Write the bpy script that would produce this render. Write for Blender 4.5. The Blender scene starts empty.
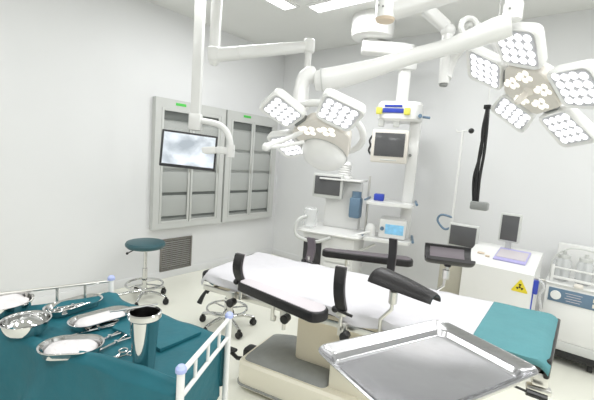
import bpy, bmesh, math, random
from mathutils import Vector as V, Matrix as Mx, noise
random.seed(4)
sc = bpy.context.scene
R = math.radians
PI = math.pi

# ------------------------------------------------------------------ camera
F_PX, PITCH, ROLL, YAW, EYE = 371.0, R(6.5), R(4.2), R(38.8), V((0, 0, 1.5))
CF = V((-math.sin(YAW) * math.cos(PITCH), math.cos(YAW) * math.cos(PITCH), -math.sin(PITCH)))
r0 = V((math.cos(YAW), math.sin(YAW), 0)); u0 = r0.cross(CF)
CR = r0 * math.cos(ROLL) + u0 * math.sin(ROLL); CU = -r0 * math.sin(ROLL) + u0 * math.cos(ROLL)
cam_data = bpy.data.cameras.new('camera'); cam = bpy.data.objects.new('camera', cam_data)
sc.collection.objects.link(cam)
m = Mx((CR, CU, -CF)).transposed().to_4x4(); m.translation = EYE
cam.matrix_world = m
cam_data.sensor_width = 36; cam_data.lens = F_PX * 36 / 594; cam_data.clip_start = 0.05
sc.camera = cam

def ray(x, y): return CF + CR * ((x - 297) / F_PX) - CU * ((y - 200) / F_PX)
def at_z(x, y, z): d = ray(x, y); return EYE + d * ((z - EYE.z) / d.z)      # survey helpers: measured point on a
def at_x(x, y, X): d = ray(x, y); return EYE + d * (X / d.x)               # plane of the room
def at_y(x, y, Y): d = ray(x, y); return EYE + d * (Y / d.y)
def at_d(x, y, d): return EYE + ray(x, y) * d

# ------------------------------------------------------------------ world, lights, exposure
w = bpy.data.worlds.new('world'); sc.world = w; w.use_nodes = True
w.node_tree.nodes['Background'].inputs[0].default_value = (0.93, 0.96, 1.0, 1)
w.node_tree.nodes['Background'].inputs[1].default_value = 0.55
sc.view_settings.view_transform = 'Standard'; sc.view_settings.look = 'None'
sc.view_settings.exposure = -0.12; sc.view_settings.gamma = 1; sc.view_settings.use_curve_mapping = False
HC = 2.96; XL = -3.76; YB = 4.16; XR = 2.6; YF = -2.6
PANELS_AND_FILLS = [(-2.56, 2.26, .15, 1.2), (-1.77, 2.99, 1.2, .17), (-0.2, 1.6, 1.2, .3), (-0.2, -0.6, 1.2, .3), (-2.4, -0.2, 1.2, .3), (1.1, 2.5, 1.2, .3), (1.2, 0.6, 1.2, .3)]  # first two are visible panels; the rest are unseen fill lights added for brightness
for i, (x, y, a, b) in enumerate(PANELS_AND_FILLS):
    ld = bpy.data.lights.new('panel_or_fill_light', 'AREA'); ld.shape = 'RECTANGLE'; ld.size = a; ld.size_y = b
    ld.energy = (19, 20, 13, 30, 20, 30, 40)[i]; ld.color = (.99, 1, 1)
    lo = bpy.data.objects.new('panel_or_fill_light', ld); lo.location = (x, y, HC - .04); sc.collection.objects.link(lo)

# ------------------------------------------------------------------ materials
def mat(name, col, rough=.5, metal=0, noise_amt=0, scale=8, emit=None, trans=0, coat=0, alpha=1, bump=0, bscale=40, spec=None, stretch=None):
    m = bpy.data.materials.new(name); m.use_nodes = True
    nt = m.node_tree; b = nt.nodes['Principled BSDF']
    b.inputs['Base Color'].default_value = (*col, 1); b.inputs['Roughness'].default_value = rough
    b.inputs['Metallic'].default_value = metal; b.inputs['Transmission Weight'].default_value = trans
    b.inputs['Coat Weight'].default_value = coat; b.inputs['Alpha'].default_value = alpha
    if spec is not None: b.inputs['Specular IOR Level'].default_value = spec
    tc = nt.nodes.new('ShaderNodeTexCoord'); mp = nt.nodes.new('ShaderNodeMapping')
    nt.links.new(tc.outputs['Object'], mp.inputs[0])
    if stretch: mp.inputs['Scale'].default_value = stretch
    n = nt.nodes.new('ShaderNodeTexNoise'); n.inputs['Scale'].default_value = scale; n.inputs['Detail'].default_value = 4
    nt.links.new(mp.outputs[0], n.inputs['Vector'])
    if noise_amt:
        cr = nt.nodes.new('ShaderNodeValToRGB')
        cr.color_ramp.elements[0].position = .3; cr.color_ramp.elements[1].position = .7
        cr.color_ramp.elements[0].color = (*[c * (1 - noise_amt) for c in col], 1)
        cr.color_ramp.elements[1].color = (*[min(1, c * (1 + noise_amt * .5)) for c in col], 1)
        nt.links.new(n.outputs['Fac'], cr.inputs[0]); nt.links.new(cr.outputs[0], b.inputs['Base Color'])
    if bump:
        n2 = nt.nodes.new('ShaderNodeTexNoise'); n2.inputs['Scale'].default_value = bscale; n2.inputs['Detail'].default_value = 3
        nt.links.new(mp.outputs[0], n2.inputs['Vector'])
        bu = nt.nodes.new('ShaderNodeBump'); bu.inputs['Strength'].default_value = bump; bu.inputs['Distance'].default_value = .01
        nt.links.new(n2.outputs['Fac'], bu.inputs['Height']); nt.links.new(bu.outputs[0], b.inputs['Normal'])
    if emit: b.inputs['Emission Color'].default_value = (*emit[:3], 1); b.inputs['Emission Strength'].default_value = emit[3]
    return m
M = dict(
    wall=mat('wall_paint', (.78, .785, .79), .55, noise_amt=.02, scale=1.2),
    ceil=mat('ceiling_paint', (.80, .805, .785), .7, noise_amt=.02, scale=1.5),
    floor=mat('vinyl_floor', (.90, .895, .80), .35, noise_amt=.03, scale=2.5),
    white=mat('white_enamel', (.80, .80, .785), .28, noise_amt=.01, coat=.3),
    ivory=mat('ivory_plastic', (.78, .74, .68), .35, noise_amt=.02),
    cream=mat('cream_enamel', (.87, .83, .70), .4, noise_amt=.02),
    beige=mat('beige_enamel', (.80, .73, .59), .45, noise_amt=.03),
    taupe=mat('taupe_panel', (.42, .40, .33), .5, noise_amt=.05, scale=30, stretch=(8, 1, 1)),
    greyf=mat('grey_frame', (.60, .61, .59), .4, noise_amt=.02),
    greyi=mat('grey_shelf_interior', (.60, .61, .59), .5, noise_amt=.04),
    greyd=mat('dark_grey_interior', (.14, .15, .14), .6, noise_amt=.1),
    rubber=mat('grey_rubber', (.28, .29, .28), .5, noise_amt=.08, scale=20),
    black=mat('black_rubber', (.009, .009, .009), .38, noise_amt=.1),
    blackpad=mat('black_leatherette', (.010, .009, .010), .38, noise_amt=.1, bump=.15, bscale=120),
    padgrey=mat('grey_leatherette', (.13, .11, .125), .4, noise_amt=.05, bump=.1),
    padlight=mat('pale_pad_face', (.60, .56, .585), .45, noise_amt=.03),
    steel=mat('brushed_steel', (.46, .46, .475), .24, 1, noise_amt=.10, scale=25, stretch=(1, 12, 1)),
    polish=mat('polished_steel', (.66, .66, .655), .08, 1, noise_amt=.02),
    satin=mat('satin_steel', (.68, .67, .64), .3, 1, noise_amt=.03),
    teal=mat('teal_drape', (.006, .12, .155), .6, noise_amt=.15, scale=6, bump=.25, bscale=30),
    teal2=mat('pale_teal_cover', (.088, .255, .28), .75, noise_amt=.06, scale=10, bump=.2, bscale=40),
    tealseat=mat('dark_teal_seat', (.03, .10, .12), .4, noise_amt=.08),
    sheet=mat('white_sheet', (.66, .65, .68), .8, noise_amt=.02, bump=.25, bscale=18),
    gauze=mat('white_gauze', (.70, .675, .68), .9, noise_amt=.06, scale=30, bump=.5, bscale=60),
    glass=mat('clear_glass', (.93, .96, .95), .05, trans=.0, alpha=.22),
    glassd=mat('door_glass', (.35, .38, .37), .06, alpha=.12),
    jar=mat('jar_glass', (.9, .92, .92), .06, alpha=.3),
    screenoff=mat('dark_screen', (.10, .10, .105), .15, noise_amt=.05),
    scrblack=mat('black_bezel', (.03, .03, .033), .35, noise_amt=.05),
    blue=mat('deep_blue_plastic', (.03, .06, .42), .4, noise_amt=.05),
    bluep=mat('slate_blue_panel', (.13, .21, .30), .4, noise_amt=.03),
    lilac=mat('lilac_label', (.45, .42, .72), .4, noise_amt=.05),
    yellow=mat('yellow_plastic', (.75, .70, .12), .4, noise_amt=.05),
    sign=mat('warning_yellow', (.80, .65, .04), .5, noise_amt=.03),
    green=mat('green_sticker', (.10, .62, .10), .5, noise_amt=.05, emit=None),
    capblue=mat('lilac_cap', (.42, .48, .78), .4, noise_amt=.03),
    tan=mat('tan_joint_cover', (.72, .60, .47), .5, noise_amt=.05),
    brown=mat('louvre_brown_grey', (.20, .19, .17), .5, noise_amt=.1),
    ledplate=mat('lamp_face_plate', (.60, .60, .64), .4, noise_amt=.03),
    led=mat('led_lens', (1, 1, 1), .3, emit=(.98, .98, 1, 1.6), noise_amt=.01),
    warmled=mat('warm_led_lens', (1, .97, .9), .3, emit=(1, .95, .86, .8), noise_amt=.01),
    diffuser=mat('light_diffuser', (.95, .95, .97), .5, emit=(.97, .97, 1, 2.5), noise_amt=.01),
    cyanscr=mat('blue_display', (.2, .45, .65), .2, emit=(.25, .55, .8, .4), noise_amt=.2, scale=30),
)
def screen_mat():
    m = bpy.data.materials.new('live_video_picture'); m.use_nodes = True; nt = m.node_tree; b = nt.nodes['Principled BSDF']
    tc = nt.nodes.new('ShaderNodeTexCoord'); n = nt.nodes.new('ShaderNodeTexNoise'); n.inputs['Scale'].default_value = 3.5
    n.inputs['Detail'].default_value = 5; n.inputs['Distortion'].default_value = .6
    cr = nt.nodes.new('ShaderNodeValToRGB'); e = cr.color_ramp.elements
    e[0].position = .38; e[0].color = (.34, .38, .43, 1); e[1].position = .60; e[1].color = (.72, .76, .82, 1)
    nt.links.new(tc.outputs['Object'], n.inputs[0]); nt.links.new(n.outputs['Fac'], cr.inputs[0])
    nt.links.new(cr.outputs[0], b.inputs['Base Color']); nt.links.new(cr.outputs[0], b.inputs['Emission Color'])
    b.inputs['Emission Strength'].default_value = .45; b.inputs['Roughness'].default_value = .25
    return m
M['video'] = screen_mat()

# ------------------------------------------------------------------ mesh builder
class MB:
    def __init__(s, T=None): s.bm = bmesh.new(); s.T = T or Mx.Identity(4)
    def _add(s, verts, faces, L=None):
        T = s.T @ L if L is not None else s.T
        vs = [s.bm.verts.new(T @ V(v)) for v in verts]
        for f in faces:
            try: s.bm.faces.new([vs[i] for i in f])
            except ValueError: pass
        return s
    def box(s, c, size, bevel=0, L=None, seg=2):
        b = bmesh.new(); bmesh.ops.create_cube(b, size=1)
        for v in b.verts: v.co = V((v.co.x * size[0], v.co.y * size[1], v.co.z * size[2]))
        if bevel: bmesh.ops.bevel(b, geom=b.edges[:], offset=min(bevel, min(size) * .49), segments=seg, profile=.5, affect='EDGES')
        b.verts.index_update(); c = V(c)
        if L is None: L = Mx.Identity(4)
        s._add([(L @ v.co.copy()) + c for v in b.verts], [[v.index for v in f.verts] for f in b.faces]); b.free(); return s
    def cyl(s, p0, p1, ra, rb=None, seg=20, bev=0):
        rb = ra if rb is None else rb; p0 = V(p0); p1 = V(p1); h = (p1 - p0).length
        pr = [(0, 0), (ra - bev, 0), (ra, bev), (rb, h - bev), (rb - bev, h), (0, h)] if bev else [(0, 0), (ra, 0), (rb, h), (0, h)]
        return s.lathe(pr, seg, Mx.Translation(p0) @ (p1 - p0).to_track_quat('Z', 'Y').to_matrix().to_4x4())
    def lathe(s, prof, seg=32, L=None):
        vs, fs, rings = [], [], []
        for r, z in prof:
            if r < 1e-6: rings.append([len(vs)]); vs.append((0, 0, z))
            else:
                rings.append(list(range(len(vs), len(vs) + seg)))
                vs += [(r * math.cos(2 * PI * i / seg), r * math.sin(2 * PI * i / seg), z) for i in range(seg)]
        for a, b in zip(rings, rings[1:]):
            for i in range(seg):
                j = (i + 1) % seg
                if len(a) == 1 and len(b) == 1: break
                if len(a) == 1: fs.append([a[0], b[i], b[j]])
                elif len(b) == 1: fs.append([a[i], a[j], b[0]])
                else: fs.append([a[i], a[j], b[j], b[i]])
        return s._add(vs, fs, L)
    def loops(s, loops, cap0=True, cap1=True, L=None, close=False):
        n = len(loops[0]); vs = [p for l in loops for p in l]; fs = []
        k = len(loops)
        for a in range(k if close else k - 1):
            b = (a + 1) % k
            for i in range(n):
                j = (i + 1) % n; fs.append([a * n + i, a * n + j, b * n + j, b * n + i])
        if not close:
            if cap0: fs.append(list(range(n))[::-1])
            if cap1: fs.append([(k - 1) * n + i for i in range(n)])
        return s._add(vs, fs, L)
    def rr(s, spec, cap0=True, cap1=True, L=None, seg=6, close=False):   # stacked rounded rectangles (w, d, radius, z)
        return s.loops([rrect(*q, seg=seg) for q in spec], cap0, cap1, L, close)
    def tube(s, pts, r, seg=10, closed=False, smooth=0):
        pts = [V(p) for p in pts]
        if smooth: pts = spline(pts, smooth, closed)
        n = len(pts); loops = []; up = None
        for i, p in enumerate(pts):
            a = pts[(i - 1) % n] if (i > 0 or closed) else p; b = pts[(i + 1) % n] if (i < n - 1 or closed) else p
            t = (b - a).normalized()
            if up is None: up = t.orthogonal().normalized()
            up = (up - t * up.dot(t)).normalized(); sd = t.cross(up)
            rr_ = r[min(i, len(r) - 1)] if isinstance(r, (list, tuple)) else r
            loops.append([p + up * (rr_ * math.cos(2 * PI * k / seg)) + sd * (rr_ * math.sin(2 * PI * k / seg)) for k in range(seg)])
        return s.loops(loops, close=closed)
    def beam(s, p0, p1, w0, h0, w1=None, h1=None, up=(0, 0, 1), bev=.012, n=1):  # rounded rectangular arm, tapering
        w1 = w1 or w0; h1 = h1 or h0; p0 = V(p0); p1 = V(p1); t = (p1 - p0).normalized(); sd = t.cross(V(up)).normalized(); u = sd.cross(t)
        def lp(p, w_, h_, k): return [p + sd * (q[0] * k) + u * (q[1] * k) for q in rrect(w_, h_, min(w_, h_) * .3, 0)]
        e = min(bev, .4 * (p1 - p0).length)
        return s.loops([lp(p0, w0, h0, .8), lp(p0 + t * e, w0, h0, 1), lp(p1 - t * e, w1, h1, 1), lp(p1, w1, h1, .8)])
    def ball(s, c, r, sc_=(1, 1, 1), seg=20):
        pr = [(r * math.sin(PI * i / 12), -r * math.cos(PI * i / 12)) for i in range(13)]; pr[0] = (0, -r); pr[-1] = (0, r)
        return s.lathe(pr, seg, Mx.Translation(V(c)) @ Mx.Diagonal((*sc_, 1)))
def rrect(w, d, r, z, seg=6):
    r = min(r, w / 2 - 1e-5, d / 2 - 1e-5); o = []
    for cx, cy, a0 in ((1, 1, 0), (-1, 1, 90), (-1, -1, 180), (1, -1, 270)):
        for k in range(seg + 1):
            a = R(a0 + 90 * k / seg); o.append(V((cx * (w / 2 - r) + r * math.cos(a), cy * (d / 2 - r) + r * math.sin(a), z)))
    return o
def spline(p, n, closed=False):
    o = []; k = len(p); rng = range(k if closed else k - 1)
    for i in rng:
        g = lambda j: p[j % k] if closed else p[max(0, min(k - 1, j))]
        a, b, c, d = g(i - 1), g(i), g(i + 1), g(i + 2)
        for q in range(n):
            t = q / n
            o.append(.5 * ((2 * b) + (c - a) * t + (2 * a - 5 * b + 4 * c - d) * t * t + (3 * b - a - 3 * c + d) * t ** 3))
    if not closed: o.append(p[-1].copy())
    return o
def wloc(o):
    l = V((0, 0, 0))
    while o: l = l + o.location; o = o.parent
    return l
COL = sc.collection
def obj(name, mb, m, parent=None, angle=35, origin=None, subsurf=0):
    if parent: org = wloc(parent)
    else:
        cs = [v.co for v in mb.bm.verts]
        org = V(origin) if origin else V((sum(c.x for c in cs) / len(cs), sum(c.y for c in cs) / len(cs), min(c.z for c in cs)))
    bmesh.ops.recalc_face_normals(mb.bm, faces=mb.bm.faces[:])
    for v in mb.bm.verts: v.co -= org
    me = bpy.data.meshes.new(name); mb.bm.to_mesh(me); mb.bm.free()
    for p in me.polygons: p.use_smooth = True
    me.set_sharp_from_angle(angle=R(angle)); me.materials.append(M[m])
    o = bpy.data.objects.new(name, me); COL.objects.link(o)
    if parent: o.parent = parent
    else: o.location = org
    return o
def thing(name, label, cat, loc, group=None):
    o = bpy.data.objects.new(name, None); COL.objects.link(o); o.location = V(loc); o.empty_display_size = .1
    o['label'] = label; o['category'] = cat
    if group: o['group'] = group
    return o
def tag(o, label, cat, group=None):
    o['label'] = label; o['category'] = cat
    if group: o['group'] = group
    return o
def struct(name, mb, m): o = obj(name, mb, m); o['kind'] = 'structure'; return o
def copy_tree(o, parent=None):
    c = o.copy(); COL.objects.link(c); c.parent = parent
    for ch in list(o.children): copy_tree(ch, c)
    return c
def frame(loc, deg): return Mx.Translation(V(loc)) @ Mx.Rotation(R(deg), 4, 'Z')

# ------------------------------------------------------------------ the room
struct('floor', MB().box(((XL + XR) / 2, (YF + YB) / 2, -.05), (XR - XL + .2, YB - YF + .2, .1)), 'floor')
struct('ceiling', MB().box(((XL + XR) / 2, (YF + YB) / 2, HC + .05), (XR - XL + .2, YB - YF + .2, .1)), 'ceil')
struct('wall_left', MB().box((XL - .05, (YF + YB) / 2, HC / 2), (.1, YB - YF, HC)), 'wall')
struct('wall_back', MB().box(((XL + XR) / 2, YB + .05, HC / 2), (XR - XL, .1, HC)), 'wall')
struct('wall_right', MB().box((XR + .05, (YF + YB) / 2, HC / 2), (.1, YB - YF, HC)), 'wall')
struct('wall_front', MB().box(((XL + XR) / 2, YF - .05, HC / 2), (XR - XL, .1, HC)), 'wall')
struct('baseboard_left', MB().box((XL + .006, (YF + YB) / 2, .045), (.012, YB - YF, .09), .004), 'wall')
struct('baseboard_back', MB().box(((XL + XR) / 2, YB - .006, .045), (XR - XL, .012, .09), .004), 'wall')

# ceiling light panels
plabels = ['narrow recessed ceiling light panel over the left pendant arm', 'bright recessed ceiling light panel beside the round ceiling canister']
for i, (x, y, a, b) in enumerate(PANELS_AND_FILLS[:2]):
    t = thing('ceiling_light', plabels[i], 'ceiling light', (x, y, HC - .03), 'recessed ceiling lights')
    T = Mx.Translation((x, y, HC))
    obj('frame', MB(T).rr([(a + .05, b + .05, .01, 0), (a + .05, b + .05, .01, -.014), (a, b, .005, -.018), (a, b, .005, 0)], close=True), 'white', t)
    obj('diffuser', MB(T).rr([(a, b, .005, 0), (a, b, .005, -.012), (a - .02, b - .02, .005, -.016)]), 'diffuser', t)

# ------------------------------------------------------------------ wall cabinets (left wall)
def cabinet(y0, y1, z0, z1, splits, label, green_y):
    t = thing('wall_cabinet', label, 'cabinet', (XL, (y0 + y1) / 2, z0), 'grey glass-fronted cabinets on the left wall')
    d = .07; X = XL
    mb = MB()
    mb.box((X + .007, (y0 + y1) / 2, (z0 + z1) / 2), (.012, y1 - y0 - .142, z1 - z0 - .01))
    for z in (z0 + .03, z1 - .05): mb.box((X + d / 2, (y0 + y1) / 2, z), (d, y1 - y0 - .14, .06 if z < 1 else .10))
    for y in (y0 + .035, y1 - .035): mb.box((X + d / 2, y, (z0 + z1) / 2), (d, .07, z1 - z0))
    obj('cabinet_frame', mb, 'greyf', t)
    ys = [y0 + .07] + splits + [y1 - .07]
    zi0, zi1 = z0 + .06, z1 - .10
    for k in range(len(ys) - 1):
        a, b = ys[k] + .004, ys[k + 1] - .004; c = (a + b) / 2
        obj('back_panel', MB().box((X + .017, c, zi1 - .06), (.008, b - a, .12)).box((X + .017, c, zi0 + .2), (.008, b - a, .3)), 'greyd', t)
        for z in [zi1 - .14 - .27 * j for j in range(5)]:
            if z < zi0 + .1: break
            obj('shelf_bin', MB().box((X + .034, c, z - .125), (.03, b - a - .02, .235), .01), 'greyi', t)
        f = .028
        dr = obj('door', MB().box((X + d - .008, a + f / 2, (zi0 + zi1) / 2), (.016, f, zi1 - zi0), .003).box((X + d - .008, b - f / 2, (zi0 + zi1) / 2), (.016, f, zi1 - zi0), .003)
                 .box((X + d - .008, c, zi0 + f / 2), (.016, b - a - 2 * f, f), .003).box((X + d - .008, c, zi1 - f / 2), (.016, b - a - 2 * f, f), .003), 'greyf', t)
        obj('pane', MB().box((X + d - .01, c, (zi0 + zi1) / 2), (.004, b - a - 2 * f, zi1 - zi0 - 2 * f)), 'glassd', dr)
        obj('handle', MB().box((X + d + .008, b - .015, (zi0 + zi1) / 2), (.016, .012, .12), .004), 'satin', dr)
    obj('green_sticker', MB().box((X + d + .002, green_y, z1 - .045), (.004, .13, .03), .001), 'green', t)['label'] = 'small green rectangular sticker'
    return t
cabinet(2.12, 3.06, .60, 2.03, [2.58], 'grey glass-fronted wall cabinet behind the hanging video monitor', 2.42)
cabinet(3.09, 4.02, .60, 2.03, [3.55], 'grey glass-fronted wall cabinet nearest the room corner, behind the left surgical lamp', 3.42)

# air return grille
t = thing('vent_grille', 'brown-grey louvred air return grille low on the left wall', 'vent', (XL, 2.47, .1))
obj('frame', MB().box((XL + .008, 2.47, .455), (.016, .42, .02), .003).box((XL + .008, 2.47, .095), (.016, .42, .02), .003)
    .box((XL + .008, 2.27, .275), (.016, .02, .36), .003).box((XL + .008, 2.67, .275), (.016, .02, .36), .003), 'brown', t)
lv = MB()
for k in range(14): lv.box((XL + .008, 2.47, .12 + k * .024), (.018, .385, .004), L=Mx.Rotation(R(35), 4, 'Y'))
obj('louvres', lv, 'brown', t)

# ------------------------------------------------------------------ monitor pendant on the left
def monitor_pendant():
    D = 3.05
    p = at_d(195.5, 122, D); top = V((p.x, p.y, HC))
    t = thing('monitor_pendant', 'white ceiling post with curved arm ending at the video monitor', 'ceiling arm', top)
    obj('ceiling_plate', MB().cyl(top, top - V((0, 0, .03)), .12, bev=.004, seg=32), 'white', t)
    obj('post', MB(frame(p, 38)).box((0, 0, (HC - p.z) / 2), (.075, .075, HC - p.z), .01), 'white', t)
    a = at_d(194, 121, D); pts = [at_d(x, y, D) for x, y in ((196, 120), (205, 121.5), (218, 124.5), (226, 131), (230, 141), (230.5, 151))]
    obj('curved_arm', MB().tube(pts, .026, smooth=5, seg=14), 'white', t)
    obj('joint', MB(frame(p, 38)).box((0, 0, .0), (.1, .085, .14), .015), 'white', t)
    e = pts[-1]; b = at_d(216, 150, D)
    obj('bracket', MB().beam(e, b, .05, .06).cyl(e + V((0, 0, .05)), e - V((0, 0, .05)), .035), 'white', t)
    # the display hangs on the arm: part of the same assembly
    tl, tr, bl, br = at_d(163, 131, D - .12), at_d(218, 138, D + .02), at_d(158, 163, D - .12), at_d(215, 170, D + .02)
    c = (tl + tr + bl + br) / 4; ux = ((tr - tl) + (br - bl)).normalized(); uz = ((tl - bl) + (tr - br)).normalized()
    uz = (uz - ux * uz.dot(ux)).normalized(); uy = uz.cross(ux)
    W = ((tr - tl).length + (br - bl).length) / 2; H = ((tl - bl).length + (tr - br).length) / 2 + .03
    T = Mx((ux, uy, uz)).transposed().to_4x4(); T.translation = c
    d = obj('display', MB(T).box((0, .02, 0), (W, .04, H), .008).box((0, .05, 0), (W * .5, .04, H * .5), .01), 'scrblack', t)
    obj('screen', MB(T).box((0, -.001, .003), (W - .035, .004, H - .04)), 'video', d)
    obj('mount_bar', MB().beam(T @ V((0, .06, 0)), b, .05, .06), 'white', t)
monitor_pendant()

# articulated ceiling arm with long level boom
def ceiling_arm():
    D = 2.9; e = at_d(214.5, 54, D); top = V((e.x, e.y, HC))
    t = thing('ceiling_boom', 'white jointed ceiling arm with long level boom left of centre', 'ceiling arm', top)
    obj('ceiling_plate', MB().cyl(top, top - V((0, 0, .03)), .12, bev=.004, seg=32), 'white', t)
    obj('post', MB().cyl(top, e + V((0, 0, .02)), .042, seg=24), 'white', t)
    obj('elbow', MB().cyl(e + V((0, 0, .05)), e - V((0, 0, .06)), .058, .05, bev=.012, seg=28).ball(e - V((0, 0, .045)), .045), 'white', t)
    a, b = at_d(217, 55, D), at_d(309, 46.5, D)
    obj('boom', MB().beam(a, at_d(240, 53, D), .085, .10, .085, .095).beam(at_d(238, 53, D), b, .085, .095, .07, .075), 'white', t)
    obj('end_joint', MB().cyl(b + V((0, 0, .055)), b - V((0, 0, .05)), .045, bev=.01), 'white', t)
    obj('drop_tube', MB().cyl(b - V((0, 0, .04)), V((b.x, b.y, at_d(310, 104, D).z)), .026), 'white', t)
    obj('holder', MB().ball(V((b.x, b.y, at_d(310, 105, D).z)), .04, (1, 1, 1.2)), 'white', t)
    obj('screw_cap', MB().cyl(e - V((0, 0, .06)), e - V((0, 0, .068)), .02), 'rubber', t)
ceiling_arm()

# ------------------------------------------------------------------ surgical lamps
def rounded_poly(pts, r, seg=5):
    o = []; n = len(pts)
    for i in range(n):
        p = V((*pts[i], 0)); a = (V((*pts[i - 1], 0)) - p).normalized(); b = (V((*pts[(i + 1) % n], 0)) - p).normalized()
        ang = a.angle(b); t = min(r / math.tan(ang / 2), .35 * (V((*pts[i - 1], 0)) - p).length, .35 * (V((*pts[(i + 1) % n], 0)) - p).length); 
        for k in range(seg + 1):
            s = k / seg; o.append((1 - s) ** 2 * (p + a * t) + 2 * s * (1 - s) * p + s * s * (p + b * t))
    return o
def lens_mesh(name, r, m):
    mb = MB(); mb.lathe([(r, 0), (r, .003), (r * .75, .006), (0, .007)], 12)
    for v in mb.bm.verts: pass
    bmesh.ops.recalc_face_normals(mb.bm, faces=mb.bm.faces[:])
    me = bpy.data.meshes.new(name); mb.bm.to_mesh(me); mb.bm.free(); me.materials.append(M[m])
    for p in me.polygons: p.use_smooth = True
    return me
LED_ME = lens_mesh('led_lens', .021, 'led'); WARM_ME = lens_mesh('hub_lens', .018, 'warmled')
def put_lens(me, name, parent, T, org):
    o = bpy.data.objects.new(name, me); COL.objects.link(o); o.parent = parent
    L = T.copy(); L.translation = T.translation - org; o.matrix_local = L; return o
def lamp(T, label, angles, petal_turn, led_power, hub_dome, ps=1.0, pr=.29):
    c = T.translation.copy()
    t = thing('surgical_lamp', label, 'surgical lamp', c, 'surgical lamps')
    # hub (faces +Z of T)
    hexa = [(math.cos(R(a)) * .19, math.sin(R(a)) * .19) for a in (36, 108, 180, 252, 324)]
    def hub(z, k): return [V((p.x * k, p.y * k, z)) for p in rounded_poly(hexa, .05)]
    obj('hub', MB(T).loops([hub(-.075, .55), hub(-.06, .85), hub(-.03, 1), hub(.008, 1), hub(.014, .97)]), 'ivory', t)
    obj('hub_back', MB(T).lathe([(0, -.12), (.09, -.115), (.12, -.095), (.13, -.06), (0, -.06)], 32), 'white', t)
    for i in range(5):
        a = R(36 + 72 * i + 36)
        if hub_dome and math.sin(a) < .2: continue
        for dx, dy in ((0, 0), (.036, .01), (-.01, .037), (.03, .047), (-.035, .02)):
            q = V((math.cos(a) * .10 + dx - .008, math.sin(a) * .10 + dy - .02, .012))
            put_lens(WARM_ME, 'hub_lens', t, T @ Mx.Translation(q), c)
    for an in angles:
        P = T @ Mx.Rotation(R(an), 4, 'Z') @ Mx.Translation((pr, 0, 0)) @ Mx.Rotation(R(90), 4, 'Z') @ Mx.Rotation(R(petal_turn), 4, 'Z') @ Mx.Diagonal((ps, ps, ps, 1))
        # petal local: y inward(+)/outward(-) after the turn
        out = [(-.135, -.125), (.135, -.125), (.115, .12), (-.115, .12)]
        def lp(z, k): return [V((p.x * k, p.y * k, z)) for p in rounded_poly(out, .045)]
        ph = obj('lamp_petal', MB(P).loops([lp(-.05, .8), lp(-.038, .95), lp(-.01, 1), lp(.012, 1), lp(.02, .96), lp(.012, .86), lp(.010, .84)]), 'white', t)
        obj('face_plate', MB(P).rr([(.215, .205, .03, .009), (.215, .205, .03, .0125)], L=Mx.Translation((0, 0, 0))), 'ledplate', ph)
        for i in range(4):
            for j in range(4):
                q = V((-.075 + .05 * i + (.006 if j % 2 else 0), -.072 + .048 * j, .013))
                put_lens(LED_ME, 'led_lens', ph, P @ Mx.Translation(q), c)
        L = T @ Mx.Rotation(R(an), 4, 'Z')
        obj('petal_hinge', MB(L).cyl((.155, -.05, -.012), (.155, .05, -.012), .016), 'rubber' if an % 144 == 0 else 'white', t)
    if hub_dome:
        obj('round_cover', MB(T).lathe([(0, .085), (.04, .083), (.08, .073), (.11, .055), (.13, .03), (.135, .0), (.13, -.02), (0, -.02)], 48, Mx.Translation((0.01, -.125, 0.01))), 'white', t)
        obj('cover_seam', MB(T).lathe([(.134, -.012), (.140, -.012), (.140, .004), (.134, .004), (.134, -.012)], 48, Mx.Translation((0.01, -.125, 0.01))), 'greyf', t)
    else:
        obj('sterile_handle', MB(T).lathe([(0, .11), (.012, .108), (.018, .09), (.018, .03), (.03, .014), (0, .014)], 20), 'ivory', t)
    ld = bpy.data.lights.new('lamp_glow', 'AREA'); ld.shape = 'DISK'; ld.size = .7; ld.energy = led_power; ld.spread = R(100)
    lo = bpy.data.objects.new('lamp_glow', ld); COL.objects.link(lo); lo.parent = t
    L = (T @ Mx.Translation((0, 0, .13)) @ Mx.Rotation(PI, 4, 'X')); L.translation = L.translation - c; lo.matrix_local = L
    return t
# right lamp
def frame3(c, u, v):
    u = V(u).normalized(); v = V(v); v = (v - u * v.dot(u)).normalized(); T = Mx((u, v, u.cross(v))).transposed().to_4x4(); T.translation = V(c); return T
TB = frame3((-.36, 2.43, 1.967), (.776, -.619, -.12), (-.404, -.634, .659))
lb = lamp(TB, 'large five-petal surgical lamp lit at upper right, facing the table', [0, 72, 144, 216, 288], 0, 1, False)
# left lamp
TA = frame3((-1.216, 1.702, 1.614), (.891, .407, -.2), (.449, -.728, .519))
la = lamp(TA, 'surgical lamp with round white hub cover over the head of the table', [72, 144, 216], 0, .7, True, .84, .275)
# double prong handle on left lamp
ha = at_d(302, 132, 2.05); hb = at_d(266, 147, 1.95); hc_ = at_d(304, 142, 2.0)
obj('side_handle', MB().tube([ha, at_d(284, 140, 2.0), hb], [.013, .014, .02], seg=12).tube([hb, at_d(284, 146, 1.98), hc_], .011, seg=12).ball(hb, .022), 'white', la)

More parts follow.
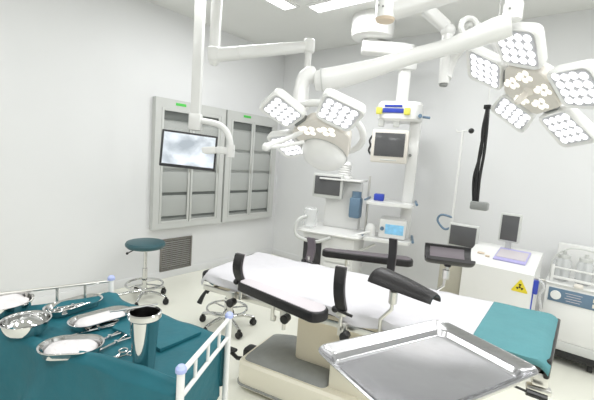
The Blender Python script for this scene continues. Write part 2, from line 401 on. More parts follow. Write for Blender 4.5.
# arms of left lamp: near ceiling post, long spring arm, wrist
def left_lamp_arm():
    tp = at_d(512, 18, 1.75); top = V((tp.x, tp.y, HC))
    obj('ceiling_plate', MB().cyl(top, top - V((0, 0, .03)), .13, bev=.004, seg=32), 'white', la)
    obj('post', MB().cyl(top, tp, .038, seg=28).cyl(tp + V((0, 0, .06)), tp - V((0, 0, .01)), .043, seg=28), 'white', la)
    for k in range(3):
        q = at_d(510 + 3 * k, 8 + 3 * (k % 2), 1.715)
        obj('screw', MB().ball(q, .005), 'rubber', la)
    a = at_d(511, 27, 1.75); b = at_d(340, 76, 2.06)
    pts = [(511, 25, 1.75, .052), (495, 30, 1.78, .058), (450, 46.5, 1.86, .040), (410, 57, 1.93, .040), (375, 68, 1.99, .048), (345, 76, 2.05, .060), (325, 80, 2.07, .063), (314, 81, 2.08, .05)]
    ps = [at_d(x, y, d) for x, y, d, r in pts]; P = spline(ps, 4); rr_ = []
    for i in range(len(pts) - 1):
        for q in range(4): rr_.append(pts[i][3] * (1 - q / 4) + pts[i + 1][3] * q / 4)
    rr_.append(.03)
    obj('spring_arm', MB().tube(P, rr_, seg=24), 'white', la)
    w = [at_d(x, y, 2.08) for x, y in ((316, 73), (305, 78), (300.5, 90), (299.5, 104), (300, 118))]
    obj('wrist', MB().tube(w, [.036, .044, .047, .045, .045, .04, .04, .037, .037, .037, .037, .037, .037, .037, .037, .037, .037], smooth=4, seg=20), 'white', la)
    j = at_d(318, 79, 2.0)
    obj('joint_ring', MB().lathe([(.058, -.004), (.062, -.004), (.062, .004), (.058, .004), (.058, -.004)], 36,
        Mx.Translation(at_d(322, 80, 2.07)) @ (ps[-2] - ps[-1]).to_track_quat('Z', 'Y').to_matrix().to_4x4()), 'greyf', la)
    # yoke arc round the hub
    arc = [TA @ V((.21 * math.cos(R(q)), .21 * math.sin(R(q)), -.07)) for q in range(-60, 131, 10)]
    obj('yoke', MB().tube([w[-1]] + arc[::-1], .019, seg=12), 'white', la)
    obj('rear_link', MB().tube([at_d(322, 84, 2.25), at_d(328, 98, 2.25), at_d(330, 112, 2.2)], .014, seg=10), 'white', la)
left_lamp_arm()

def right_lamp_arm():
    # second set of arms, behind: ceiling disc, oblique arm, drop, link, yoke to right lamp
    D = 2.35
    s = at_d(425, 8, D); top = V((s.x, s.y, HC))
    obj('ceiling_plate', MB().cyl(top, top - V((0, 0, .03)), .13, bev=.004, seg=32), 'white', lb)
    obj('post', MB().cyl(top, s - V((0, 0, .03)), .045, seg=24), 'white', lb)
    k = at_d(451, 36, D)
    obj('upper_arm', MB().beam(s, at_d(447, 28, D), .08, .075, .07, .07).ball(at_d(448, 31, D), .045), 'white', lb)
    e = at_d(443.5, 84, D)
    obj('drop_post', MB().cyl(at_d(448, 30, D), e, .034, .032, seg=20), 'white', lb)
    obj('post_cap', MB().cyl(e, e + (e - k).normalized() * .012, .024), 'rubber', lb)
    pts = [at_d(x, y, d) for x, y, d in ((446, 78, D), (452, 60, D), (461, 46, D - .1), (464, 32, D - .15), (468, 24, D - .2), (478, 26, D - .2), (492, 40, 2.2), (510, 62, 2.12), (528, 82, 2.08))]
    obj('rear_link', MB().tube(pts[:4], [.034] * 20, smooth=4, seg=14).tube(pts[3:], .022, smooth=4, seg=12), 'white', lb)
    ring = [at_d(469 + 8 * math.cos(q), 27 + 9 * math.sin(q), 2.12) for q in [PI * 2 * i / 16 for i in range(16)]]
    obj('grip_ring', MB().tube(ring, .016, closed=True, seg=10), 'white', lb)
    # frame arms joining petals at the back
    br = MB()
    for an in (0, 72, 144, 216, 288):
        br.beam(TB @ V((.06 * math.cos(R(an)), .06 * math.sin(R(an)), -.07)), TB @ V((.30 * math.cos(R(an)), .30 * math.sin(R(an)), -.045)), .05, .03, .04, .03, up=TB.to_3x3() @ V((0, 0, 1)))
    obj('spider_bracket', br, 'white', lb)
    o = [(.05, .20), (.13, .17), (.20, .22)]
right_lamp_arm()

# near ceiling arm leaving the top of the picture
def near_boom():
    D = 1.9; s = at_d(385, 6, D); b = at_d(385, 19, D); top = V((s.x, s.y, HC))
    t = thing('ceiling_boom', 'white ceiling boom with tan-capped joint at top centre', 'ceiling arm', top)
    obj('ceiling_plate', MB().cyl(top, top - V((0, 0, .03)), .12, bev=.004, seg=32), 'white', t)
    obj('post', MB().cyl(top, b, .05, seg=28), 'white', t)
    obj('tan_cap', MB().cyl(b, b - V((0, 0, .012)), .05, .044, seg=28), 'tan', t)
    obj('boom', MB().beam(at_d(392, 11, D), at_d(470, -14, D - .2), .08, .085, .08, .08), 'white', t)
    for k in range(2): obj('screw', MB().ball(at_d(379 + 4 * k, 5 + k, D - .05), .005), 'rubber', t)
near_boom()

# ------------------------------------------------------------------ equipment pendant
def equipment_pendant():
    D = 3.75
    c0 = at_d(373, 27, D); top = V((c0.x, c0.y, HC))
    t = thing('equipment_pendant', 'white ceiling pendant with round canister carrying shelves and a grey-screened monitor', 'medical pendant', top)
    obj('canister', MB().lathe([(0, -.03), (.16, -.03), (.205, -.005), (.215, .05), (.215, .16), (.205, .20), (.19, HC - c0.z + .1), (0, HC - c0.z + .1)], 40, Mx.Translation(c0 - V((0, 0, .1)))), 'white', t)
    n1 = at_d(370, 44, D)
    obj('neck', MB().cyl(c0 - V((0, 0, .08)), V((c0.x, c0.y, n1.z)), .075, seg=24), 'white', t)
    j = V((c0.x, c0.y, at_d(370, 49, D).z)); k = at_d(406, 60, D)
    obj('pendant_arm', MB().beam(j + (j - k).normalized() * .1, V((k.x, k.y, j.z)), .17, .13).cyl(V((k.x, k.y, j.z + .05)), V((k.x, k.y, k.z - .02)), .08), 'white', t)
    obj('arm_block', MB(frame(k, 45)).box((0, 0, -.03), (.19, .16, .15), .02), 'white', t)
    z1 = at_d(404, 104, D).z
    obj('column', MB(frame(k, 45)).box((0, 0, (z1 - k.z) / 2), (.10, .10, k.z - z1), .012), 'white', t)
    # head (console), local frame faces the table
    T = frame((k.x, k.y, 0), 20)
    zt = at_d(404, 103, D).z; zb = at_d(404, 122, D).z; zm = at_d(404, 165, D).z; zl = at_d(400, 240, D).z; zs = at_d(400, 203, D).z
    obj('console', MB(T).rr([(.40, .30, .08, zb), (.44, .34, .09, zb + .02), (.44, .34, .09, zt - .03), (.40, .30, .08, zt)]), 'white', t)
    obj('blue_panel', MB(T).box((-.06, -.172, (zt + zb) / 2 - .0), (.20, .012, .045), .004).box((-.06, -.172, (zt + zb) / 2 + .045), (.17, .010, .022), .003), 'blue', t)
    for x in (-.195, .075): obj('yellow_knob', MB(T).box((x, -.175, (zt + zb) / 2 - .005), (.06, .03, .07), .01), 'yellow', t)
    obj('valve_socket', MB(T).cyl((.20, -.14, zb + .05), (.20, -.19, zb + .05), .018).cyl((.225, -.10, zb + .05), (.29, -.13, zb + .04), .012), 'bluep', t)
    obj('spine', MB(T).box((.16, .02, (zb + zl) / 2), (.11, .16, zb - zl + .1), .015), 'white', t)
    obj('socket', MB(T).cyl((.14, -.06, zm + .1), (.14, -.075, zm + .1), .015), 'rubber', t)
    # monitor
    zc = (at_d(393, 131, D).z + at_d(393, 163, D).z) / 2
    mon = obj('monitor', MB(T).box((-.06, -.17, zc), (.36, .07, .33), .02), 'ivory', t)
    obj('monitor_screen', MB(T).box((-.06, -.208, zc + .015), (.29, .008, .23), .003), 'screenoff', mon)
    obj('monitor_keys', MB(T).box((-.06, -.208, zc - .135), (.16, .006, .012), .002), 'greyf', mon)
    obj('monitor_bracket', MB(T).box((.02, -.06, zc), (.20, .18, .08), .01), 'greyf', t)
    for x in (-.17, -.02): obj('console_foot', MB(T).box((x, -.12, zb - .02), (.06, .06, .08), .01), 'greyf', t)
    obj('cable_clip', MB(T).tube([(-.238, -.17, zc + .10), (-.262, -.18, zc + .05), (-.248, -.18, zc), (-.262, -.18, zc - .05), (-.238, -.17, zc - .09)], .01, smooth=3), 'scrblack', t)
    # shelves
    for z in (zs, zl):
        sh = obj('shelf', MB(T).rr([(.46, .40, .03, z - .03), (.46, .40, .03, z)], L=Mx.Translation((-.0, -.08, 0))), 'white', t)
        obj('shelf_rail', MB(T).tube([(.24, .08, z + .01), (.26, -.26, z + .01)], .013), 'bluep', sh)
        obj('shelf_rail', MB(T).tube([(-.235, .08, z + .01), (-.24, -.26, z + .01)], .010), 'bluep', sh)
    return T, zs, zl
PT, ZS, ZL = equipment_pendant()
t = thing('infusion_device', 'pale medical device with blue display on the pendant shelf', 'medical device', PT @ V((-.0, -.08, ZL)))
obj('housing', MB(PT).box((.05, -.06, ZL + .10), (.27, .28, .20), .02), 'white', t)
obj('display', MB(PT).box((.07, -.203, ZL + .10), (.18, .008, .10), .004), 'cyanscr', t)
obj('dial', MB(PT).cyl((-.05, -.20, ZL + .1), (-.05, -.215, ZL + .1), .02), 'bluep', t)
t = thing('breathing_dome', 'white ventilator dome with hose on the left of the pendant shelf', 'medical device', PT @ V((-.21, -.15, ZL)))
obj('dome', MB(PT).lathe([(0, .13), (.03, .125), (.05, .10), (.055, .06), (.055, 0), (0, 0)], 28, Mx.Translation((-.17, -.15, ZL))), 'white', t)
obj('hose', MB(PT).tube([(-.17, -.2, ZL + .05), (-.25, -.28, ZL + .03), (-.34, -.30, ZL - .02), (-.38, -.2, ZL - .12), (-.28, -.12, ZL - .18), (-.12, -.08, ZL - .1)], .012, smooth=5), 'white', t)
obj_ = obj('blue_box', MB(PT).box((-.12, -.1, ZS + .035), (.10, .10, .07), .01), 'blue')
tag(obj_, 'small deep blue box on the upper pendant shelf', 'box')

# ------------------------------------------------------------------ machines along the back wall
def anesthesia_machine():
    T = frame((-2.15, 3.37, 0), 15)
    t = thing('anesthesia_machine', 'tall anesthesia machine with dark screen behind the operating table', 'medical machine', T @ V((0, 0, 0)))
    obj('cabinet_body', MB(T).box((0, 0, .42), (.56, .45, .62), .02), 'white', t)
    for k in range(3):
        d = obj('drawer', MB(T).box((.12, -.235, .20 + .17 * k), (.28, .02, .155), .008), 'white', t)
        obj('drawer_handle', MB(T).box((.12, -.25, .235 + .17 * k), (.12, .012, .015), .004), 'greyf', d)
    obj('side_bay', MB(T).box((-.16, -.23, .42), (.20, .02, .5), .006), 'scrblack', t)
    obj('worktop', MB(T).rr([(.66, .52, .04, .73), (.68, .54, .04, .745), (.66, .52, .04, .765)]), 'white', t)
    obj('back_column', MB(T).box((.02, .15, 1.02), (.40, .12, .52), .02), 'white', t)
    s = obj('display', MB(T).box((-.12, .0, 1.22), (.34, .06, .26), .015), 'greyf', t)
    obj('screen', MB(T).box((-.12, -.033, 1.225), (.29, .006, .20), .003), 'screenoff', s)
    obj('vaporizer', MB(T).box((.20, .02, 1.02), (.12, .12, .22), .02).cyl((.20, .02, 1.13), (.20, .02, 1.19), .05), 'bluep', t)
    obj('absorber_jar', MB(T).cyl((-.24, -.15, .78), (-.24, -.15, .98), .075, seg=28, bev=.01), 'jar', t)
    obj('top_shelf', MB(T).box((.02, .10, 1.30), (.46, .30, .02), .006), 'white', t)
    obj('pole', MB(T).cyl((.30, .12, .76), (.30, .12, 1.36), .012), 'satin', t)
    obj('breathing_hose', MB(T).tube([(-.24, -.18, .9), (-.32, -.3, .85), (-.30, -.34, .7), (-.1, -.3, .66), (.05, -.28, .72)], .018, smooth=6), 'greyf', t)
    for x in (-.23, .23):
        for y in (-.18, .18):
            obj('caster', MB(T).cyl((x - .015, y, .045), (x + .015, y, .045), .045, seg=20, bev=.006).box((x, y, .09), (.05, .05, .05), .01), 'black', t)
anesthesia_machine()
# jar on top of machine
t = thing('ventilator_bellows', 'round white bellows unit on top of the anesthesia machine', 'medical device', frame((-2.15, 3.37, 0), 15) @ V((.02, .10, 1.31)))
obj('base', MB(frame((-2.15, 3.37, 0), 15)).cyl((.02, .1, 1.31), (.02, .1, 1.34), .09, bev=.006, seg=28), 'white', t)
obj('bellows', MB(frame((-2.15, 3.37, 0), 15)).lathe([(0, .16), (.05, .155), (.07, .13)] + [(.075 - .012 * (i % 2), .12 - i * .012) for i in range(9)] + [(.07, 0), (0, 0)], 28, Mx.Translation((.02, .1, 1.34))), 'white', t)

def stool(T, h, label, seatmat='tealseat'):
    o = T.translation
    t = thing('swivel_stool', label, 'stool', o, 'wheeled swivel stools')
    obj('seat', MB(T).lathe([(0, h - .07), (.12, h - .07), (.165, h - .062), (.18, h - .045), (.182, h - .028), (.172, h - .01), (.13, h), (0, h)], 40), seatmat, t)
    obj('seat_plate', MB(T).cyl((0, 0, h - .085), (0, 0, h - .068), .09, seg=24), 'satin', t)
    obj('gas_column', MB(T).cyl((0, 0, .08), (0, 0, h - .08), .017).cyl((0, 0, .08), (0, 0, h * .55), .025), 'polish', t)
    obj('lever', MB(T).tube([(0, 0, h - .09), (-.10, -.05, h - .10), (-.16, -.08, h - .14)], .006).ball((-.16, -.08, h - .14), .013), 'black', t)
    rg = [(.17 * math.cos(q), .17 * math.sin(q), .17) for q in [PI * 2 * i / 32 for i in range(32)]]
    fr = MB(T).tube(rg, .010, closed=True, seg=8)
    for k in range(3):
        a = PI * 2 * k / 3 + .4; fr.tube([(.02 * math.cos(a), .02 * math.sin(a), .17), (.17 * math.cos(a), .17 * math.sin(a), .17)], .007)
    obj('foot_ring', fr, 'polish', t)
    obj('hub', MB(T).cyl((0, 0, .07), (0, 0, .13), .038, .03, bev=.004), 'polish', t)
    for k in range(5):
        a = PI * 2 * k / 5 + .3; c, s = math.cos(a), math.sin(a)
        obj('leg', MB(T).tube([(.02 * c, .02 * s, .10), (.14 * c, .14 * s, .095), (.235 * c, .235 * s, .075)], [.018, .015, .012], seg=12), 'polish', t)
        L = Mx.Translation((.235 * c, .235 * s, 0)) @ Mx.Rotation(a + .5, 4, 'Z')
        obj('caster', MB(T @ L).cyl((0, -.020, .028), (0, -.004, .028), .028, bev=.004).cyl((0, .004, .028), (0, .020, .028), .028, bev=.004).box((0, 0, .056), (.025, .03, .03), .006), 'black', t)
    return t
stool(frame((-3.30, 1.83, 0), 10), .60, 'round teal-topped chrome swivel stool standing by the left wall')
stool(frame((-2.34, 2.06, 0), 40), .47, 'chrome wheeled stool partly under the head of the operating table')

# white console unit (right of centre)
def console_unit():
    Y = 3.0
    l = at_y(463, 262, Y); r = at_y(531, 274, Y); z = (l.z + r.z) / 2
    x0, x1 = l.x, r.x + .02
    t = thing('console_cabinet', 'white console cabinet with yellow warning triangle behind the foot of the table', 'medical machine', ((x0 + x1) / 2, Y + .25, 0))
    c = (x0 + x1) / 2; W = x1 - x0; dp = .42
    prof = [(Y, .08), (Y, z), (Y + .05, z + .03), (Y + dp, z + .10), (Y + dp, .08)]
    obj('body', MB().loops([[V((xx, p[0], p[1])) for p in prof] for xx in (x0, x1)]), 'white', t)
    obj('side_panel', MB().box((x0 - .09, Y + .16, z / 2 + .04), (.175, .28, z - .06), .01), 'taupe', t)
    sl = Mx.Rotation(math.atan2(.07, .37), 4, 'X')
    cc = V((c + W * .12, Y + .22, z + .068))
    obj('control_display', MB().box(cc, (W * .46, .26, .012), .004, L=sl), 'lilac', t)
    obj('display_face', MB().box(cc + V((0, .0, .008)), (W * .42, .17, .004), .002, L=sl), 'padlight', t)
    obj('display_slot', MB().box(cc + V((0, .04, .013)), (.06, .035, .004), .001, L=sl), 'scrblack', t)
    obj('button_row', MB().box((c - W * .2, Y + .12, z + .05), (.03, .02, .012), .003, L=sl).box((c - W * .32, Y + .16, z + .057), (.05, .03, .008), .003, L=sl), 'tan', t)
    # back uprights with dark screens
    p = at_y(463, 236, Y + .35); q = at_y(510, 228, Y + .35)
    for (pp, ww, hh, nm) in ((p, .24, .20, 'left'), (q, .15, .23, 'right')):
        d = obj('screen_housing', MB().box((pp.x, Y + .36, pp.z), (ww, .05, hh), .01).box((pp.x, Y + .37, (pp.z + z) / 2), (.04, .04, abs(pp.z - z) + .1), .005), 'greyf', t)
        obj('screen', MB().box((pp.x, Y + .333, pp.z), (ww - .03, .006, hh - .03), .002), 'screenoff', d)
    # warning triangle on the front
    s = at_y(520, 286, Y); sz = .055
    tr = [(-sz, -.8 * sz), (sz, -.8 * sz), (0, .95 * sz)]
    rp = rounded_poly(tr, .008)
    sg = obj('warning_sign', MB(Mx.Translation((s.x, Y, s.z))).loops([[V((p.x, -.000, p.y)) for p in rp], [V((p.x, -.003, p.y)) for p in rp]]), 'sign', t)
    sg['label'] = 'yellow warning triangle'
    f = MB(Mx.Translation((s.x, Y - .004, s.z - .008)))
    f.cyl((0, 0, 0), (0, -.001, 0), .007, seg=12)
    for k in range(3):
        a = R(90 + 120 * k); tri = [V((math.cos(a + e) * r_, 0, math.sin(a + e) * r_)) for e, r_ in ((-.4, .011), (.4, .011), (.4, .024), (-.4, .024))]
        f.loops([tri, [v + V((0, -.001, 0)) for v in tri]])
    obj('symbol', f, 'black', sg)
    for k in (0, 1): obj('caster', MB().cyl((x0 + .06 + k * (W - .12) - .015, Y + .1, .04), (x0 + .06 + k * (W - .12) + .015, Y + .1, .04), .04, bev=.005), 'black', t)
    return x1, Y, z
X1, YC, ZC = console_unit()
# blue hanging strap/holder at the side of the console
p = at_y(535, 292, YC + .05)
t = thing('blue_holder', 'deep blue hanging holder with tubing between the two machines', 'holder', (p.x, YC + .05, 0))
px_ = p.x
obj('hook_bar', MB().cyl((X1 - .01, YC + .08, p.z + .09), (px_ + .05, YC + .08, p.z + .09), .008), 'satin', t)
obj('blue_strap', MB().box((px_ - .01, YC + .05, p.z + .035), (.05, .04, .10), .008).box((px_ - .025, YC + .05, p.z - .09), (.035, .03, .16), .006), 'blue', t)
obj('tubing', MB().tube([(px_ + .01, YC + .05, p.z + .1), (px_ + .05, YC + .02, p.z + .06), (px_ + .03, YC + .03, p.z - .02), (px_ + .05, YC + .04, p.z - .1), (px_ + .03, YC + .05, p.z - .16)], .008, smooth=5), 'jar', t)

# suction machine with glass jars
def suction():
    Y = 3.6
    l = at_y(546, 283, Y); z = l.z; x0 = l.x; x1 = x0 + .46; c = (x0 + x1) / 2; W = .46
    zb = at_y(564, 333, Y).z
    t = thing('suction_machine', 'white electric suction unit with blue-grey control panel and glass jars at right', 'medical machine', (c, Y + .2, 0))
    obj('housing', MB().box((c, Y + .2, (z + .19) / 2), (W, .40, z - .19), .015), 'white', t)
    obj('lower_band', MB().box((c, Y + .2, .155), (W + .01, .41, .075), .01), 'greyf', t)
    obj('base', MB().box((c, Y + .2, .09), (W + .03, .43, .06), .015), 'black', t)
    pn = obj('control_panel', MB().box((c + .005, Y - .003, z - .075), (W - .04, .008, .11), .003), 'bluep', t)
    obj('vacuum_gauge', MB().cyl((x0 + .075, Y - .006, z - .075), (x0 + .075, Y - .018, z - .075), .036, seg=28, bev=.003), 'white', pn)
    ln = MB()
    for k in range(4): ln.box((x0 + .19, Y - .008, z - .045 - .02 * k), (.11 - .02 * (k % 2), .002, .004))
    obj('legend_lines', ln, 'padlight', pn)
    for k in (0, 1): obj('rocker_switch', MB().box((x0 + .33, Y - .01, z - .055 - .042 * k), (.04, .012, .03), .004), 'ivory', pn)
    obj('top_tray', MB().rr([(W, .40, .03, z - .002), (W + .02, .42, .03, z + .015), (W, .40, .03, z + .02)], L=Mx.Translation((c, Y + .2, 0))), 'white', t)
    obj('latch', MB().box((c - .02, Y + .0, z + .03), (.06, .05, .03), .01), 'ivory', t)
    obj('jar_guard', MB().box((c, Y + .04, z + .06), (W - .06, .015, .02), .004).box((c, Y + .04, z + .14), (W - .06, .015, .012), .004), 'white', t)
    for k in range(2): obj('guard_post', MB().box((x0 + .03 + k * (W - .06), Y + .04, z + .09), (.02, .02, .14), .004), 'white', t)
    for k in range(3):
        cx = x0 + .085 + k * .145; cy = Y + .15
        j = obj('glass_jar', MB().lathe([(0, 0), (.05, 0), (.058, .01), (.058, .16), (.045, .185), (.04, .19), (.038, .185), (.053, .158), (.054, .014), (0, .01)], 28, Mx.Translation((cx, cy, z + .02))), 'jar', t)
        obj('lid', MB().cyl((cx, cy, z + .205), (cx, cy, z + .235), .046, bev=.004, seg=24).cyl((cx, cy, z + .235), (cx, cy, z + .265), .014), 'greyf', j)
        obj('float_tube', MB().cyl((cx, cy, z + .05), (cx, cy, z + .2), .012).cyl((cx, cy, z + .09), (cx, cy, z + .13), .02), 'rubber', j)
    obj('rear_pillar', MB().box((c, Y + .36, z + .15), (W - .05, .04, .30), .01), 'white', t)
    a = [(x0 + .02, Y + .1, z + .02), (x0 + .01, Y + .1, z + .12), (x0 + .03, Y + .1, z + .22), (x0 + .12, Y + .1, z + .30), (x0 + .26, Y + .12, z + .30), (x0 + .40, Y + .14, z + .26), (x0 + .375, Y + .15, z + .25)]
    obj('hose', MB().tube(a, .007, smooth=6), 'greyf', t)
    for x in (x0 + .04, x1 - .10):
        for y in (Y + .04, Y + .36):
            obj('caster', MB().cyl((x - .018, y, .035), (x + .018, y, .035), .035, bev=.005), 'black', t)
suction()

# IV stand and hanging cable bundle
def iv_stand():
    b = at_y(463, 131, 3.55); x, y = b.x, 3.55
    t = thing('drip_stand', 'thin steel drip stand with black knob behind the console cabinet', 'drip stand', (x, y, 0))
    obj('pole', MB().cyl((x, y, .08), (x, y, b.z), .009), 'white', t)
    obj('top_hooks', MB().tube([(x - .06, y, b.z + .01), (x - .04, y, b.z - .01), (x, y, b.z), (x + .05, y, b.z + .005)], .006, smooth=3), 'white', t)
    obj('knob', MB().ball((x + .075, y - .02, b.z), .024), 'black', t)
    q = at_y(447, 222, 3.55)
    obj('bottle_ring', MB().tube([(x, y, q.z + .05), (x - .1, y, q.z + .06), (x - .13, y, q.z), (x - .06, y, q.z - .07), (x, y, q.z - .04)], .010, smooth=5), 'bluep', t)
    for k in range(5):
        a = PI * 2 * k / 5
        obj('leg', MB().tube([(x, y, .10), (x + .25 * math.cos(a), y + .25 * math.sin(a), .055)], .011), 'satin', t)
        obj('caster', MB().ball((x + .25 * math.cos(a), y + .25 * math.sin(a), .026), .026), 'black', t)
iv_stand()
def cables():
    Y = 2.9; t0 = at_y(487.5, 107, Y)
    t = thing('hanging_cables', 'bundle of black cables hanging down in front of the back wall', 'cable bundle', (t0.x, Y, HC))
    x = t0.x
    for k, (o, w_) in enumerate(((0, .012), (.014, .010), (-.012, .010))):
        pts = [(x + o * .3, Y + .01 * k, t0.z), (x + o, Y, t0.z - .15), (x + o * 1.2 + .01 * (k - 1), Y, t0.z - .32), (x + o * 1.5 - .012, Y, t0.z - .5), (x + o + .0, Y, t0.z - .68)]
        obj('cable', MB().tube(pts, w_, smooth=5, seg=10), 'black', t)
    obj('suspension_wire', MB().cyl((x, Y, t0.z - .02), (x, Y, HC), .004), 'white', t)
    obj('ceiling_hook', MB().cyl((x, Y, HC - .02), (x, Y, HC), .03), 'white', t)
    obj('cable_clamp', MB().box((x, Y, t0.z), (.045, .03, .03), .005), 'black', t)
    obj('plug_box', MB().box((x + .03, Y, t0.z - .70), (.12, .06, .06), .012), 'rubber', t)
cables()

# ------------------------------------------------------------------ operating table
BT = frame((-.955, 1.81, 0), 12.2)
def operating_table():
    t = thing('operating_table', 'operating table with black padding, white sheet and cream base', 'operating table', BT @ V((0, 0, 0)))
    def B(): return MB(BT)
    obj('base', B().rr([(1.18, .44, .05, .035), (1.20, .46, .06, .05), (1.20, .46, .06, .19), (1.17, .43, .05, .205)], L=Mx.Translation((-.12, .10, 0))), 'cream', t)
    obj('base_skirt', B().rr([(1.21, .47, .06, .05), (1.21, .47, .06, .065)], L=Mx.Translation((-.12, .10, 0))), 'rubber', t)
    # grey rubber cover rising to the column
    def rl(x0, x1, y0, y1, r, z): return [V((p.x + (x0 + x1) / 2, p.y + (y0 + y1) / 2, z)) for p in rrect(x1 - x0, y1 - y0, r, 0)]
    obj('rubber_cover', B().loops([rl(-.69, -.12, -.10, .32, .04, .204), rl(-.685, -.12, -.095, .315, .05, .215), rl(-.60, -.12, -.05, .30, .08, .245), rl(-.5, -.12, .05, .28, .08, .26)]), 'rubber', t)
    obj('column_shroud', B().box((.13, .08, .32), (.50, .30, .25), .02), 'cream', t)
    obj('column', B().box((-.06, .13, .46), (.66, .22, .44), .03), 'beige', t)
    for x, y in ((-.62, -.02), (-.62, .27), (.38, -.02), (.38, .27)):
        obj('caster', B().cyl((x - .02, y, .035), (x + .02, y, .035), .035, bev=.005), 'black', t)
    obj('foot_pedal', B().tube([(-.70, .05, .12), (-.80, .0, .13), (-.84, -.02, .17)], .014).box((-.84, -.02, .19), (.09, .035, .02), .008).box((-.76, .12, .12), (.10, .10, .09), .02), 'black', t)
    # frame under the top
    obj('top_frame', B().box((-.0, 0, .695), (1.70, .46, .05), .01), 'beige', t)
    for s in (-1, 1):
        obj('side_rail', B().box((-.05, s * .30, .70), (1.62, .012, .030), .003), 'satin', t)
    for x in (-.8, -.45, -.1, .25, .65):
        for s in (-1, 1): obj('rail_spacer', B().cyl((x, s * .22, .70), (x, s * .30, .70), .009), 'satin', t)
    for x0, x1 in ((-.90, -.62), (-.61, .15), (.16, .52), (.59, .895)):
        SH = Mx.Identity(4)
        if x1 > .8: SH[0][1] = .20
        obj('mattress_section', MB(BT @ SH).box(((x0 + x1) / 2, 0, .755), (x1 - x0, .57, .065), .02, seg=3), 'blackpad', t)
    # near handles, clamps
    for x, y, z in ((-.84, -.33, .67),):
        obj('release_handle', B().tube([(x, y + .04, z + .02), (x - .01, y + .01, z - .02), (x - .02, y - .005, z - .06)], [.007, .012, .016]), 'black', t)
    obj('release_handle', B().tube([(-.35 + 1.0, -.28, .66), (.74, -.30, .655), (.80, -.31, .65)], .005).tube([(.79, -.31, .651), (.86, -.31, .645)], .014), 'black', t)
    obj('foot_bracket', B().box((.84, -.24, .69), (.06, .05, .06), .01).box((.84, -.24, .64), (.09, .04, .03), .01), 'satin', t)
    obj('end_plate', MB(BT @ SH).box((.908, 0, .745), (.022, .56, .08), .008), 'black', t)
    for x in (-.64, -.30, .02, .22):
        obj('rail_clamp', B().box((x, -.315, .695), (.045, .035, .07), .006).cyl((x, -.32, .66), (x, -.32, .60), .010), 'satin', t)
        obj('clamp_knob', B().cyl((x + .03, -.335, .685), (x + .03, -.385, .685), .020, .024, bev=.004, seg=10), 'black', t)
    return t
operating_table()

def drape(xs, ys, top, drop_near, drop_far, hw, name, m, label, cat, ends=(0, 0), amp=.004, seed=0, taper=None, skew=(0, 0)):
    # sheet lying on the table in its own frame: x along, wrapped over both long sides
    bm = MB(BT); nx = 70; prof = []
    n1 = 8; n2 = 26
    def sect(x, k):
        w = hw if taper is None else taper(x)
        pts = []
        dn = drop_near * (1 + .18 * math.sin(x * 9 + seed) + .1 * math.sin(x * 23)); df = drop_far * (1 + .15 * math.sin(x * 7 + 2))
        for i in range(n1): pts.append((-w - .012 - .006 * math.sin(x * 21 + i * .4), top - .012 - dn * (1 - i / n1)))
        for i in range(n2 + 1):
            y = -w + 2 * w * i / n2; e = 1 - abs(2 * i / n2 - 1); pts.append((y, top - .012 * max(0, 1 - e * 9) ** 2))
        for i in range(1, n1 + 1): pts.append((w + .012, top - .012 - df * i / n1))
        return pts
    verts = []; faces = []; m_ = None
    for k in range(nx + 1):
        x = xs[0] + (xs[1] - xs[0]) * k / nx
        s_ = sect(x, k); m_ = len(s_)
        for y, z in s_:
            nz = noise.noise(V((x * 6 + seed, y * 5, 0))) * amp + noise.noise(V((x * 17, y * 13 + seed, 3))) * amp * .5
            dz = 0
            for end, sg in ((0, -1), (1, 1)):
                if ends[end]:
                    d = (x - xs[end]) * sg + .05
                    if d > 0: dz -= ends[end] * (d / .05) ** 2
            verts.append(V((x + y * (skew[0] * (1 - k / nx) + skew[1] * k / nx), y, z + nz + dz)))
    for k in range(nx):
        for i in range(m_ - 1): a = k * m_ + i; faces.append([a, a + 1, a + m_ + 1, a + m_])
    bm._add(verts, faces)
    o = obj(name, bm, m, angle=60)
    md = o.modifiers.new('thickness', 'SOLIDIFY'); md.thickness = .004; md.offset = 1
    tag(o, label, cat); return o
drape((-.90, .70), None, .797, .055, .05, .288, 'sheet', 'sheet', 'white sheet spread over the operating table', 'sheet', ends=(.05, 0), amp=.010, taper=lambda x: .288 - .05 * max(0, (-x - .75) / .19) ** 2)
drape((.625, .915), None, .803, .025, .03, .28, 'table_cover', 'teal2', 'pale teal cloth cover over the foot end of the operating table', 'cloth', ends=(0, .03), amp=.004, seed=5, skew=(.17, .20))

